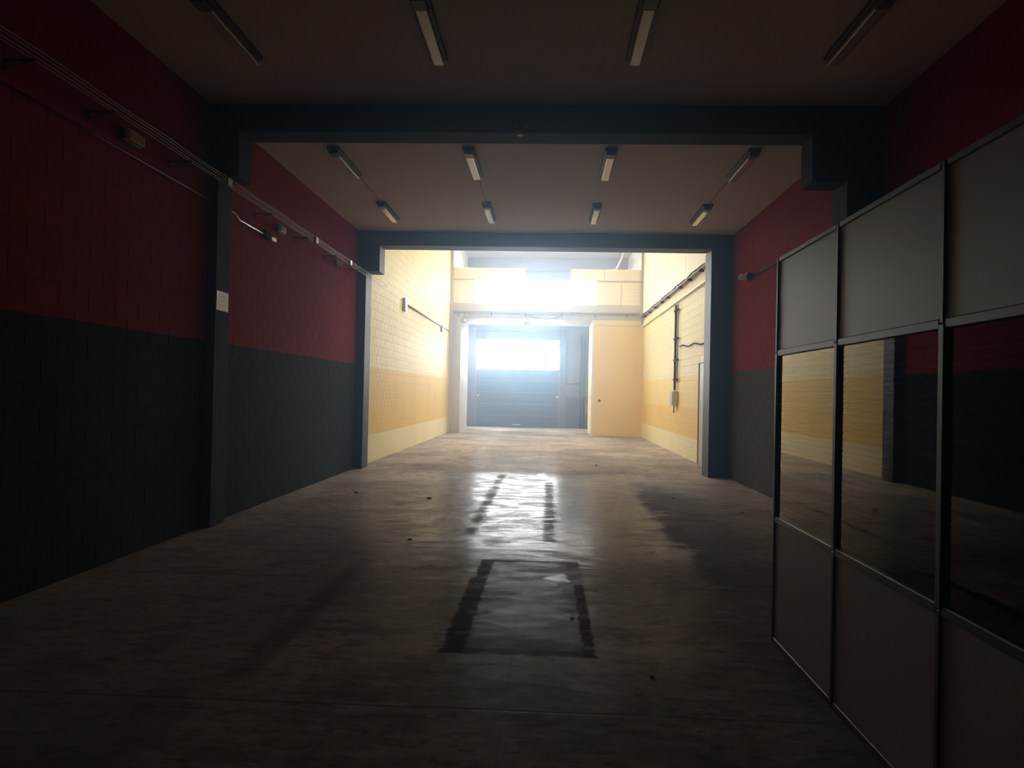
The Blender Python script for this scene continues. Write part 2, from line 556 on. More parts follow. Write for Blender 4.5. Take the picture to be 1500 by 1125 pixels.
def block_mesh(w, h, side, mat):
    """a masonry block face standing 8 mm proud of its joints, chamfered, looking along +x (side 1) or -x (side -1)"""
    key = (round(w, 3), round(h, 3), side, mat.name)
    if key in BLOCK_MESH:
        return BLOCK_MESH[key]
    j, ch, d = 0.002, 0.005, 0.004
    v, f = [], []
    for (e, x) in ((j, 0.0), (j, d * 0.35), (j + ch, d)):
        v += [(x * side, e, e), (x * side, w - e, e), (x * side, w - e, h - e), (x * side, e, h - e)]
    for k in (0, 4):
        for q in range(4):
            a, b = k + q, k + (q + 1) % 4
            f.append((a, b, b + 4, a + 4) if side > 0 else (a, a + 4, b + 4, b))
    f.append((8, 9, 10, 11) if side > 0 else (11, 10, 9, 8))
    me = bpy.data.meshes.new('masonry_block')
    me.from_pydata(v, [], f)
    me.materials.append(mat)
    BLOCK_MESH[key] = me
    return me


def block_wall(name, x, side, y0, y1, z1, mat, vis, label, holes=(), zoff=0.0, limit=290):
    """vis(y, z) = size score of the block in the photograph, 0 when out of view"""
    w = MB().box(min(x, x - side * T), max(x, x - side * T), y0, y1, 0, z1 if z1 > H1 + 0.1 else H1 + 0.2).build(name, mat)
    structure(w, label)
    L_, Hh = 0.40, 0.20
    cells = []
    r = 0
    z = 0.0
    while z < z1 - 0.03:
        hh = min(Hh, z1 - z)
        y = y0 - (0.2 if r % 2 else 0.0)
        while y < y1 - 0.02:
            a, b = max(y, y0), min(y + L_, y1)
            if b - a > 0.03:
                bad = False
                for (hy0, hy1, hz0, hz1) in holes:
                    if b > hy0 and a < hy1 and z + hh > hz0 and z < hz1:
                        bad = True
                if not bad:
                    cells.append((vis((a + b) / 2, z + hh / 2), a, b, z, hh))
            y += L_
        z += Hh
        r += 1
    cells.sort(key=lambda q: -q[0])
    n = min(limit, len([q for q in cells if q[0] > 0]))
    for sc_, a, b, z, hh in cells[:n]:
        o = bpy.data.objects.new('masonry_block', block_mesh(b - a, hh, side, mat))
        o.location = (x, a, z)
        COL.objects.link(o)
        o.parent = w
    rest = cells[n:]
    if rest:
        vv, ff = [], []
        for sc_, a, b, z, hh in rest:
            me = block_mesh(b - a, hh, side, mat)
            i = len(vv)
            vv += [(x + q.co.x, a + q.co.y, z + q.co.z) for q in me.vertices]
            ff += [tuple(i + k for k in pl.vertices) for pl in me.polygons]
        me = bpy.data.meshes.new('masonry_blocks')
        me.from_pydata(vv, [], ff)
        me.materials.append(mat)
        o = bpy.data.objects.new('masonry_blocks', me)
        o['kind'] = 'stuff'
        COL.objects.link(o)
        o.parent = w
    return w


def vis_left(y, z):
    if y < 4.9:
        return 0
    f = FPX / y
    px, py = 803 + XL * f, 575 - (z - EYE) * f
    return f if 0 < px and 0 < py < 1125 else 0


def vis_right(y, z):
    f = FPX / max(y, 0.1)
    px, py = 803 + XR * f, 580 - (z - EYE) * f
    if not (px < 1500 and 0 < py < 1125):
        return 0
    xp = px
    if xp > 1133:                      # behind the office partition unless above its top rail
        top = 577 - 0.585 * (xp - 790)
        if py > top + 8:
            return 0
    return f


block_wall('wall_left', XL, 1, Y0, F1 + F1D, H1, M['paint_red'], vis_left, 'near left block wall, dark red over charcoal paint')
block_wall('wall_left', XL, 1, F1 + F1D, F2 + F2D, H1, M['paint_red'], vis_left, 'left block wall of the middle bay, red over charcoal')
block_wall('wall_left', XL, 1, F2 + F2D, YB, H3, M['paint_yellow'], vis_left, 'left block wall of the bright rear bay, yellow bands')
block_wall('wall_right', XR, -1, Y0, F1 + F1D, H1, M['paint_red_right'], vis_right, 'near right block wall, dark red, behind the partition')
block_wall('wall_right', XR, -1, F1 + F1D, F2 + F2D, H1, M['paint_red_right'], vis_right, 'right block wall of the middle bay, red over brown-grey')
DY0, DY1, DZ = 17.45, 18.55, 2.40       # beige side door
block_wall('wall_right', XR, -1, F2 + F2D, YB, 4.6, M['paint_yellow_right'], vis_right, 'right block wall of the bright rear bay, yellow bands',
           holes=[(DY0 - 0.06, DY1 + 0.06, 0, DZ + 0.06)])
# cladding above the block wall on the right
cl = structure(MB().box(XR, XR + T, F2 + F2D, YB, 4.84 + 0.2, H3).build('wall_right', M['paint_gable']), 'tall pale yellow cladding panels over the rear right wall')
yy = [16.03, 17.55, 20.8, 24.05, 27.3, YB]
for a, b in zip(yy[:-1], yy[1:]):
    MB().box(XR - 0.03, XR + 0.01, a + 0.02, b - 0.02, 4.62, H3 - 0.02).build('cladding_panel', M['paint_gable'], cl, bevel=0.008, seg=1)

# wall behind the camera, closing wall above the second beam, rear roof with roof lights
structure(MB().box(XL, XR, Y0 - T, Y0, 0, H1).build('wall_front', M['dark_wall']), 'dark wall behind the viewer')
structure(MB().box(XL, XR, F2 + 0.10, F2 + F2D - 0.02, H1 + 0.002, H3).build('wall_divider', M['roof']), 'wall over the second portal beam')
rf = MB()
SKY = [(-2.6, -0.9), (0.9, 2.6)]
SY0, SY1 = 18.0, 28.5
for a, b in ((XL - T, SKY[0][0]), (SKY[0][1], SKY[1][0]), (SKY[1][1], XR + T)):
    rf.box(a, b, F2 + 0.10, YB, H3, H3 + 0.15)
for a, b in SKY:
    rf.box(a, b, F2 + 0.10, SY0, H3, H3 + 0.15)
    rf.box(a, b, SY1, YB, H3, H3 + 0.15)
rfo = structure(rf.build('ceiling', M['roof']), 'high roof of the rear bay with two roof lights')
for a, b in SKY:
    n = 5
    for k in range(n):
        ya = SY0 + (SY1 - SY0) * k / n
        yb = SY0 + (SY1 - SY0) * (k + 1) / n
        MB().box(a + 0.02, b - 0.02, ya + 0.03, yb - 0.03, H3 + 0.06, H3 + 0.09).build('roof_light_panel', M['sky_glow'], rfo)

# ------------------------------------------------------------------ portal frames


def portal(y, d, lcol, lhz, lhx, rcol, rhx, rdepth, label, beam_bottom):
    r = empty('portal_frame', (XL, y, 0))
    tag(r, label, 'frame')
    dx, dy = -XL, -y

    def bx(name, x0, x1, y0, y1, z0, z1):
        return MB().box(x0 + dx, x1 + dx, y0 + dy, y1 + dy, z0, z1).build(name, M['frame' if y > 12 else 'frame_matte'], r, bevel=0.012)
    top = H1 - 0.002
    bx('beam', XL + 0.012, XR - 0.012, y, y + d, beam_bottom, top)
    bx('column', XL + 0.012, lcol, y, y + d, 0, beam_bottom - 0.001)
    bx('column', rcol, XR - 0.012, y, y + rdepth, 0, beam_bottom - 0.001)
    if lhx:
        bx('haunch', lcol + 0.001, lhx, y, y + d, lhz, beam_bottom - 0.001)
    if rhx:
        bx('haunch', rhx, rcol - 0.001, y, y + d, lhz, beam_bottom - 0.001)
    return r


portal(F1, F1D, -3.81, 4.00, -3.58, 3.23, 2.85, 0.45, 'near dark blue-grey portal frame spanning the hall, notched at both ends', 4.52)
portal(F2, F2D, -3.75, 4.02, -3.48, 3.19, None, 0.62, 'far dark blue-grey portal frame before the bright yellow bay', 4.55)

# ------------------------------------------------------------------ rear facade, gallery and recess
wb = MB()
wb.box(XL, OX0, YB, YR, 0, OZ)
o = structure(wb.build('wall_back', M['plaster']), 'grey-beige pier left of the loading opening')
o = structure(MB().box(OX1, XR, YB, YR, 0, OZ).build('wall_back', M['paint_block']), 'orange-yellow wall right of the loading opening')
MB().box(OX1 - 0.03, OX1 + 0.05, YB - 0.012, YB, 0, OZ - 0.0).build('corner_trim', M['white_wall'], o)
MB().box(OX1 + 0.05, XR - 0.02, YB - 0.02, YB, 4.30, 4.33).build('ledge', M['plaster'], o)
for k in range(11):
    for j in range(4):
        x0 = OX1 + 0.06 + j * 0.47
        MB().box(x0, x0 + 0.46, YB - 0.006, YB, 0.02 + k * 0.388, 0.40 + k * 0.388).build('wall_board', M['paint_block'], o)
lint = structure(MB().box(XL, XR, YB, YR, OZ + 0.002, 5.10).build('wall_back', M['plaster']), 'grey-beige lintel over the loading opening')
MB().box(XL + 0.02, XR - 0.02, YB - 0.07, YB - 0.001, 4.80, 5.10).build('lintel_band', M['plaster'], lint)
# slim verticals at the corners
structure(MB().box(XL + 0.012, XL + 0.10, YB - 0.14, YB - 0.002, 0, H3 - 0.01).build('trim_1', M['plaster']))
structure(MB().box(XR - 0.11, XR - 0.04, YB - 0.14, YB - 0.075, 4.35, H3 - 0.01).build('trim_2', M['plaster']))

gal = structure(empty('wall_gallery', (0, YB, 5.10)), 'pale panelled gallery front above the lintel, glowing in the middle')


def gp(name, x0, x1, z0, z1, mat, proud=0.0, par=gal):
    return MB().box(x0 + 0.008, x1 - 0.008, 0.0 - proud, 0.06, z0 - 5.10 + 0.008, z1 - 5.10 - 0.008).build(name, mat, par, bevel=0.004, seg=1)


for (x0, x1) in ((XL + 0.05, -3.42), (-3.42, -2.94)):
    for k in range(3 if x0 < -3.4 else 1):
        n = 3 if x0 < -3.4 else 1
        gp('panel', x0, x1, 5.11 + k * 0.92 / n, 5.11 + (k + 1) * 0.92 / n, M['paint_gable'])
gp('panel', 1.80, 2.76, 5.11, 6.03, M['paint_gable'])
for k in range(3):
    gp('panel', 2.76, 3.53, 5.11 + k * 0.307, 5.11 + (k + 1) * 0.307, M['paint_gable'])
for a, b in ((XL + 0.05, -2.4), (-2.4, -0.99), (0.78, 2.1), (2.1, 3.53)):
    gp('panel', a, b, 6.07, 6.52, M['paint_gable'])
MB().box(XL + 0.05, 3.53, -0.03, 0.07, 0.93, 0.97).build('cap_rail', M['plaster'], gal)
for k in range(4):
    x0 = -2.94 + k * 1.185
    gp('light_panel', x0, x0 + 1.185, 5.11, 6.03, M['upper_glow' if k in (0, 3) else 'upper_glow_mid'])

# gallery space behind the front
structure(MB().box(XL, XR, YR, YD, 5.00, 5.10).build('floor_gallery', M['plaster']), 'gallery deck, seen only from below')
structure(MB().box(XL - T, XL, YB, YD + T, 0, H3).build('wall_left', M['white_wall']), 'left wall of the loading recess and gallery')
structure(MB().box(XR, XR + T, YB, YD + T, 0, H3).build('wall_right', M['white_wall']), 'right wall of the loading recess and gallery')
structure(MB().box(XL - T, XR + T, YB, YD + T, H3, H3 + 0.15).build('ceiling', M['roof']), 'roof over the gallery')
gb = structure(MB().box(XL, XR, YD, YD + T, 5.10, H3).build('wall_back', M['recess']), 'blue-grey rear wall of the gallery')
for z in (6.25, 6.72, 7.35):
    MB().box(XL + 0.02, XR - 0.02, YD - 0.04, YD, z, z + 0.05).build('wall_rail', M['door_jamb'], gb)
# sloping white boxing at the two ends of the gallery
for nm, sgn, xa in (('left', 1, XL), ('right', -1, XR)):
    poly = [(xa + sgn * 0.01, 5.12), (xa + sgn * 0.75, 5.12), (xa + sgn * (0.44 if sgn > 0 else 0.25), 7.3), (xa + sgn * 0.01, 7.3)] if sgn > 0 else \
           [(xa - 0.01, 5.12), (xa - 0.32, 5.12), (xa - 0.22, 7.3), (xa - 0.01, 7.3)]
    b_ = MB().prism(poly, 'Y', YD - 1.4, YD - 0.06).build('boxed_duct', M['white_wall'])
    tag(b_, 'white sloping boxed duct at the %s end of the gallery' % nm, 'duct')
p_ = MB().tube([(XR + 0.02, YB + 1.2, 7.7), (2.98, YB + 1.2, 7.6), (2.86, YB + 1.2, 7.18), (2.66, YB + 1.2, 6.74), (2.60, YB + 1.2, 6.70), (2.36, YB + 1.2, 6.66)], 0.035, 10) \
    .build('bent_pipe', M['white_plastic'], smooth=True)
tag(p_, 'white bent drain pipe above the right end of the gallery', 'pipe')

# recess behind the loading opening
dw = MB()
DX0, DX1, DH = -3.45, 0.50, 4.56
dw.box(XL, DX0, YD, YD + T, 0, 5.0)
dw.box(DX1, XR, YD, YD + T, 0, 5.0)
dw.box(DX0, DX1, YD, YD + T, DH, 5.0)
dwo = structure(dw.build('wall_back', M['recess']), 'blue-grey wall round the rolling door')
MB().box(XL + 0.01, DX0 - 0.02, YD - 0.05, YD, 0, DH).build('jamb', M['door_jamb'], dwo, bevel=0.01)
MB().box(DX1 + 0.02, DX1 + 0.32, YD - 0.07, YD, 0, DH).build('jamb', M['door_jamb'], dwo, bevel=0.01)
MB().box(DX0, DX1 + 0.32, YD - 0.10, YD, DH + 0.01, DH + 0.12).build('head', M['door_jamb'], dwo, bevel=0.01)

d1 = structure(empty('door_1', ((DX0 + DX1) / 2, YD, 0)), 'blue-grey sectional rolling door with a glaring daylight strip')
cx = (DX0 + DX1) / 2
hw = (DX1 - DX0) / 2
zz = [0.0, 0.55, 1.10, 1.65, 2.20, 2.74]
for a, b in zip(zz[:-1], zz[1:]):
    ds = MB().box(-hw + 0.01, hw - 0.01, 0.03, 0.07, a + 0.002, b - 0.002).build('door_section', M['door_sheet'], d1, bevel=0.003, seg=1)
    MB().box(-hw + 0.01, hw - 0.01, 0.0275, 0.035, (a + b) / 2 - 0.02, (a + b) / 2 + 0.02).build('rib', M['door_sheet'], ds, bevel=0.004, seg=1)
MB().box(-hw + 0.01, hw - 0.01, 0.03, 0.07, 4.12, DH - 0.005).build('door_section', M['door_sheet'], d1, bevel=0.006, seg=1)
for k in range(2):
    z0 = 2.745 + k * 0.686
    for j in range(3):
        w3 = (2 * hw - 0.02) / 3
        MB().box(-hw + 0.012 + j * w3, -hw + 0.008 + (j + 1) * w3, 0.04, 0.055, z0 + 0.003, z0 + 0.683).build('daylight_pane', M['door_glow'], d1)
for x in (-hw + 0.12, hw - 0.08):
    MB().lathe([(0.03, 0), (0.055, 0.01), (0.055, 0.03), (0.02, 0.05)], (x, 0.03, 1.46), '-Y', 14).build('handle', M['tape'], d1, smooth=True)
MB().box(0.0 - cx - 1.65, 0.0 - cx - 1.3, 0.0, 0.03, 0.10, 0.14).build('pull', M['tape'], d1)
for sx in (-1, 1):
    MB().box(sx * hw - 0.04, sx * hw + 0.04, -0.03, 0.028, 0, 4.2).build('guide_rail', M['grey_plastic'], d1)

# pipes right of the door
for (x, lab) in ((1.50, 'thicker dark pipe climbing the wall right of the rolling door'), (1.67, 'slim dark pipe beside it, nearer the corner')):
    q = MB().tube([(x, YD - 0.08, 0.0), (x, YD - 0.08, 4.4 if x < 1.6 else 4.15)], 0.035 if x < 1.6 else 0.018, 8)
    tag(q.build('wall_pipe', M['conduit_grey'], smooth=True), lab, 'pipe')
tag(MB().tube([(0.84, YD - 0.045, 2.10), (1.44, YD - 0.045, 2.10)], 0.018, 8).build('wall_pipe', M['conduit_grey'], smooth=True),
    'short level pipe joining the upright pipe right of the door', 'pipe')
tag(MB().box(1.72, 1.92, YD - 0.12, YD - 0.002, 0.70, 1.10).build('meter_box', M['grey_plastic'], bevel=0.01), 'small grey box low on the wall right of the rolling door', 'box')

# ------------------------------------------------------------------ side door in the yellow wall
d2 = structure(empty('door_2', (XR, (DY0 + DY1) / 2, 0)), 'narrow beige door in the right yellow wall')
hw2 = (DY1 - DY0) / 2
leaf = MB().box(-0.05, -0.001, -hw2, hw2, 0, DZ).build('door_leaf', M['beige_door'], d2, bevel=0.006)
for sy in (-1, 1):
    MB().box(-0.07, -0.001, sy * (hw2 + 0.03) - 0.03, sy * (hw2 + 0.03) + 0.03, 0, DZ + 0.06).build('door_frame', M['beige_door'], d2)
MB().box(-0.07, -0.001, -hw2 - 0.06, hw2 + 0.06, DZ + 0.002, DZ + 0.06).build('door_frame', M['beige_door'], d2)
MB().lathe([(0.025, 0), (0.025, 0.05), (0.03, 0.06), (0.0, 0.07)], (-0.05, -hw2 + 0.08, 1.05), '-X', 12).build('door_handle', M['steel'], leaf, smooth=True)

# ------------------------------------------------------------------ office partition
PX = 1.495
posts = [5.18, 4.12, 3.03, 1.95, 0.87, -0.21, -1.29]
part_ = tag(empty('office_partition', (PX, 5.18, 0)), 'aluminium framed office partition with grey panels above and below dark glass', 'partition')


def pb(name, x0, x1, y0, y1, z0, z1, mat, bevel=0.0, label=None):
    o_ = MB().box(x0 - PX, x1 - PX, y0 - 5.18, y1 - 5.18, z0, z1).build(name, mat, part_, bevel=bevel, seg=1)
    if label:
        o_['label'] = label
    return o_


ZR1, ZR2, ZT = 0.81, 1.90, 2.53
for k, y in enumerate(posts):
    pb('post', PX, PX + 0.05, y - 0.016, y + 0.016, 0, ZR1 - 0.001, M['alu'], 0.003)
    pb('post', PX - 0.001, PX + 0.05, y - 0.022, y + 0.022, ZR1, ZR2, M['alu'], 0.004)
    pb('post', PX, PX + 0.05, y - 0.014, y + 0.014, ZR2 + 0.001, ZT - 0.001, M['alu'], 0.003)
for k in range(len(posts) - 1):
    y1, y0 = posts[k] - 0.023, posts[k + 1] + 0.023
    for z0, z1 in ((0.0, 0.04), (ZR1 - 0.02, ZR1 + 0.02), (ZR2 - 0.02, ZR2 + 0.02), (ZT - 0.03, ZT)):
        pb('rail', PX + 0.002, PX + 0.048, y0 - 0.0005, y1 + 0.0005, z0, z1, M['alu'], 0.004)
    pb('upper_panel', PX + 0.010, PX + 0.034, y0 - 0.008, y1 + 0.008, ZR2 + 0.021, ZT - 0.031, M['panel'])
    pb('lower_panel', PX + 0.010, PX + 0.034, y0 - 0.006, y1 + 0.006, 0.041, ZR1 - 0.021, M['panel'])
    pb('glass_pane', PX + 0.018, PX + 0.024, y0, y1, ZR1 + 0.021, ZR2 - 0.021, M['glass'])
slm = None
for k in range(len(posts) - 1):
    y1, y0 = posts[k] - 0.03, posts[k + 1] + 0.03
    if k > 3:
        continue
    n = 35
    for j in range(n):
        z = ZR1 + 0.035 + j * (ZR2 - ZR1 - 0.06) / (n - 1)
        key = 'slat%d' % k
        if j == 0:
            # a slightly cupped, tilted slat
            L0, L1 = 0, y1 - y0
            prof = [(-0.005, -0.0135), (0.0015, -0.002), (0.0035, 0.013), (0.0045, 0.013), (0.0028, -0.002), (-0.0042, -0.0145)]
            slm = MB().prism([(a, b) for a, b in prof], 'Y', L0, L1).mesh('slat', M['slat'])
        o_ = bpy.data.objects.new('slat', slm)
        o_.location = (0.038, y0 - 5.18, z)
        COL.objects.link(o_)
        o_.parent = part_
# return of the partition to the side wall, behind its far end
for z0, z1, nm, mt in ((0.0, ZR1, 'return_panel', 'panel'), (ZR1 + 0.001, ZR2, 'return_panel', 'panel'), (ZR2 + 0.001, ZT, 'return_panel', 'panel')):
    pb(nm, PX + 0.052, XR - 0.015, 5.165, 5.195, z0, z1, M[mt], 0.004)

# ------------------------------------------------------------------ ceiling lights


def make_light():
    r = empty('ceiling_light', (0, 0, H1))
    MB().box(-0.085, 0.085, 0.0, 1.26, -0.05, -0.001).build('housing', M['housing'], r, bevel=0.012)
    MB().box(-0.052, 0.052, 0.17, 1.25, -0.098, -0.051).build('diffuser', M['acrylic'], r, bevel=0.012, seg=3)
    MB().box(-0.060, 0.060, 0.0, 0.168, -0.100, -0.051).build('end_cap', M['housing'], r, bevel=0.008)
    MB().box(0.058, 0.080, 0.20, 1.22, -0.066, -0.051).build('clip_rail', M['housing'], r)
    return r


lt0 = make_light()
rows = [(6.13, 'front row'), (10.12, 'middle row'), (13.05, 'back row')]
cols = [(-2.93, 'leftmost'), (-1.12, 'second from left'), (0.76, 'second from right'), (2.61, 'rightmost')]
first = True
for yv, rn in rows:
    for xv, cn in cols:
        o_ = lt0 if first else copy_tree(lt0)
        first = False
        o_.location = (xv, yv, H1)
        tag(o_, 'batten ceiling light, %s in the %s' % (cn, {'front row': 'near bay', 'middle row': 'row past near beam', 'back row': 'row by far beam'}[rn]),
            'ceiling light', 'batten lights on the ceiling')
# a broken cover on the second light of the back row
for xv, yv0, yv1, lab in ((-2.93, 11.38, 13.05, 'between the two leftmost lights'), (-1.12, 11.38, 13.05, 'between the second lights from the left'),
                          (2.61, 11.38, 13.05, 'between the two rightmost lights')):
    tag(MB().tube([(xv, yv0, H1 - 0.009), (xv, yv1, H1 - 0.009)], 0.008, 8).build('ceiling_conduit', M['conduit_ceiling'], smooth=True),
        'thin conduit on the ceiling ' + lab, 'conduit')

# ------------------------------------------------------------------ left wall services
# bundle of four cables on brackets
r = tag(empty('cable_run', (XL + 0.2, 5.0, 3.95)), 'long run of four thin parallel cables on brackets along the left wall', 'cables')


def rel(pts, o):
    return [tuple(Vector(p) - Vector(o)) for p in pts]


ORG = (XL + 0.2, 5.0, 3.95)
for k in range(4):
    z = 3.915 + k * 0.026
    x = XL + 0.205 + k * 0.008
    pts = [(x, y, z - 0.012 * math.sin((y - 4) * math.pi / 1.6) ** 2 * (1 if k % 2 else 0.4)) for y in [3.0 + 0.4 * i for i in range(35)]]
    if k in (0, 3):
        pts += [(x + 0.0, 17.0, z - 0.01), (x + 0.02, 17.25, 3.94)]
    MB().tube(rel(pts, ORG), 0.0045, 6).build('cable', M['cable'], r, smooth=True)
for y in (5.3, 6.3, 7.7, 10.0, 11.55, 13.1, 14.6):
    b_ = MB().box(0.0 - 0.19, 0.04, y - 5.0 - 0.012, y - 5.0 + 0.012, -0.060, -0.046)
    b_.box(-0.19, -0.182, y - 5.0 - 0.012, y - 5.0 + 0.012, -0.12, -0.046)
    b_.tube([(-0.18, y - 5.0, -0.11), (0.0, y - 5.0, -0.062)], 0.004, 6)
    b_.build('bracket', M['conduit_brown'], r)
for y in (8.66, 12.0, 14.1):
    MB().box(0.0, 0.045, y - 5.0 - 0.06, y - 5.0 + 0.06, -0.045, 0.044).build('clamp', M['steel'], r, bevel=0.004)

# lower conduit with a jog
c1 = MB().tube([(XL + 0.03, 4.2, 3.72), (XL + 0.03, F1 - 0.02, 3.73)], 0.008, 8).build('wall_conduit', M['conduit_painted'], smooth=True)
tag(c1, 'thin steel conduit on the near left wall, below the cables', 'conduit')
c2 = tag(empty('wall_conduit', (XL + 0.03, 9.1, 3.73)), 'thin pale conduit with a kink on the red wall just past the near column', 'conduit')
MB().tube(rel([(XL + 0.03, F1 + F1D + 0.01, 3.745), (XL + 0.03, 9.25, 3.745), (XL + 0.04, 9.32, 3.73), (XL + 0.04, 9.40, 3.70), (XL + 0.03, 9.47, 3.69), (XL + 0.03, 10.75, 3.69)],
              (XL + 0.03, 9.1, 3.73)), 0.012, 8).build('tube', M['steel'], c2, smooth=True)
MB().box(-0.02, 0.035, 1.20, 1.34, -0.10, 0.02).build('junction_box', M['conduit_brown'], c2, bevel=0.006)
MB().box(-0.018, 0.025, 1.44, 1.62, -0.075, -0.02).build('end_fitting', M['steel'], c2, bevel=0.006)


def emergency(x, y, z, ln, hh, dp, side, mat, label, cat='emergency light'):
    r_ = tag(empty('emergency_light' if cat == 'emergency light' else 'alarm_sounder', (x, y, z)), label, cat)
    MB().box(min(0.002 * side, side * dp * 0.45), max(0.002 * side, side * dp * 0.45), -ln * 0.56, ln * 0.56, -hh * 0.6, hh * 0.6).build('back_box', M['housing'], r_, bevel=0.008)
    MB().box(min(side * dp * 0.46, side * dp), max(side * dp * 0.46, side * dp), -ln / 2, ln / 2, -hh / 2, hh / 2).build('lens', mat, r_, bevel=0.014, seg=3)
    return r_


emergency(XL + 0.012, 6.93, 3.88, 0.28, 0.10, 0.09, 1, M['cream_lens'], 'cream emergency light high on the near left wall')
emergency(XL + 0.012, 10.9, 3.88, 0.22, 0.10, 0.08, 1, M['lens'], 'small white emergency light on the left red wall past the near column')
r = tag(empty('wall_sensor', (XL + 0.012, 13.9, 3.90)), 'small round white sensor on the left red wall near the far column', 'sensor')
MB().box(0.001, 0.03, -0.06, 0.06, -0.06, 0.06).build('base', M['housing'], r, bevel=0.006)
MB().lathe([(0.045, 0), (0.055, 0.03), (0.045, 0.07), (0.02, 0.09)], (0.03, 0, 0), 'X', 16).build('dome', M['lens'], r, smooth=True)
r = tag(empty('wall_sensor', (XR - 0.012, 14.1, 3.78)), 'small bright round alarm on the right red wall beside the partition top', 'sensor')
MB().box(-0.10, -0.001, -0.10, 0.04, -0.07, 0.07).build('base', M['housing'], r, bevel=0.006)
MB().lathe([(0.05, 0), (0.065, 0.04), (0.06, 0.08), (0.035, 0.12), (0.01, 0.13)], (-0.10, 0, 0), '-X', 16).build('dome', M['lens'], r, smooth=True)
tag(MB().tube([(XR - 0.03, 13.98, 3.78), (XR - 0.03, 9.3, 3.72)], 0.014, 8).build('wall_conduit', M['conduit_brown'], smooth=True),
    'dark conduit running from the alarm along the right red wall', 'conduit')

# notice taped to the near column
r = tag(empty('notice', (-3.81, F1 + 0.2, 2.60)), 'pale yellow notice taped to the near left column', 'notice')
MB().box(0.001, 0.008, -0.185, 0.14, -0.115, 0.105).build('sheet', M['paper'], r)
MB().box(0.008, 0.012, -0.185, -0.14, 0.01, 0.095).build('tape_strip', M['tape'], r)  # strip of tape, its reflection put into the white colour
for k in range(3):
    MB().box(0.0081, 0.009, -0.12, 0.08 - 0.03 * k, 0.045 - k * 0.05, 0.05 - k * 0.05).build('faded_line', M['conduit_grey'], r)

# dome sensor under the near beam
r = tag(empty('dome_camera', (-0.37, F1 - 0.001, 4.56)), 'small dome camera with a bright rim on the near beam', 'camera')
MB().box(-0.07, 0.07, -0.04, 0, 0.0, 0.05).build('mount', M['grey_plastic'], r, bevel=0.008)
MB().lathe([(0.05, 0), (0.05, 0.06), (0.035, 0.09), (0.012, 0.10)], (0, -0.06, 0.02), '-Z', 16).build('dome', M['black_plastic'], r, smooth=True)
MB().lathe([(0.042, 0.0), (0.045, 0.01), (0.02, 0.022)], (0, -0.06, -0.075), '-Z', 16).build('rim', M['tape'], r, smooth=True)

# ------------------------------------------------------------------ rear bay services
r = tag(empty('wall_conduit', (XL + 0.03, 20.5, 3.95)), 'thin conduit with an end box on the left yellow wall', 'conduit')
MB().tube([(0, 0.1, 0), (0, 4.8, 0.01), (0, 9.5, 0.02)], 0.022, 8).build('tube', M['conduit_grey'], r, smooth=True)
MB().box(-0.02, 0.06, -0.13, 0.13, -0.22, 0.13).build('end_box', M['steel'], r, bevel=0.01)
MB().box(-0.02, 0.04, 7.1, 7.2, -0.20, 0.06).build('clip', M['conduit_grey'], r)

r = tag(empty('cable_tray', (XR - 0.08, 18.0, 4.62)), 'dark cable tray with loose cables running along the right yellow wall', 'cable tray')
MB().box(-0.06, 0.045, -1.9, 12.0, -0.02, 0.0).build('tray', M['conduit_grey'], r)
for k in range(3):
    pts = [(-0.045 + 0.03 * k, -1.8 + 0.5 * i, 0.035 + 0.03 * math.sin(i * 1.3 + k * 2.0) + 0.01 * k) for i in range(28)]
    MB().tube(pts, 0.016, 6).build('cable', M['conduit_brown'], r, smooth=True)
for y in (0.3, 1.8, 3.2, 5.4, 6.6, 8.1, 9.6, 11.0):
    MB().box(-0.07, 0.046, y - 0.03, y + 0.015, -0.08, -0.021).build('bracket', M['conduit_brown'], r)
MB().box(0.0, 0.06, -1.5, 12.1, -0.36, -0.31).build('lower_rail', M['paint_gable'], r)

r = tag(empty('cable_drop', (XR - 0.06, 22.05, 1.7)), 'vertical conduit drop with clips down the right yellow wall', 'conduit')
MB().tube([(0, 0, 2.49), (0, 0, 0.08)], 0.035, 8).build('tube', M['conduit_brown'], r, smooth=True)
MB().tube([(0, -0.35, 2.49), (0, -0.35, 0.3)], 0.016, 8).build('tube', M['conduit_grey'], r, smooth=True)
for z in (2.3, 1.5, 0.9, 0.35):
    MB().box(-0.05, 0.02, -0.46, 0.08, z, z + 0.05).build('clip', M['conduit_brown'], r)
r = tag(empty('junction_box', (XR - 0.012, 22.0, 1.56)), 'grey switch box at the foot of the conduit drop', 'box')
MB().box(-0.15, -0.001, -0.24, 0.24, -0.22, 0.20).build('box_body', M['plaster'], r, bevel=0.015)
MB().box(-0.16, -0.151, -0.20, 0.20, -0.18, 0.16).build('cover', M['plaster'], r, bevel=0.003)
MB().tube([(-0.07, 0, -0.22), (-0.07, 0.02, -0.42)], 0.02, 8).build('cable_tail', M['conduit_grey'], r, smooth=True)
pts = [(XR - 0.03, 21.5 - 0.30 * i, 2.98 + 0.03 * math.sin(i * 1.1) - 0.01 * i) for i in range(13)]
tag(MB().tube(pts, 0.018, 6).build('wavy_cable', M['conduit_brown'], smooth=True), 'wavy dark cable branching level from the conduit drop', 'cable')

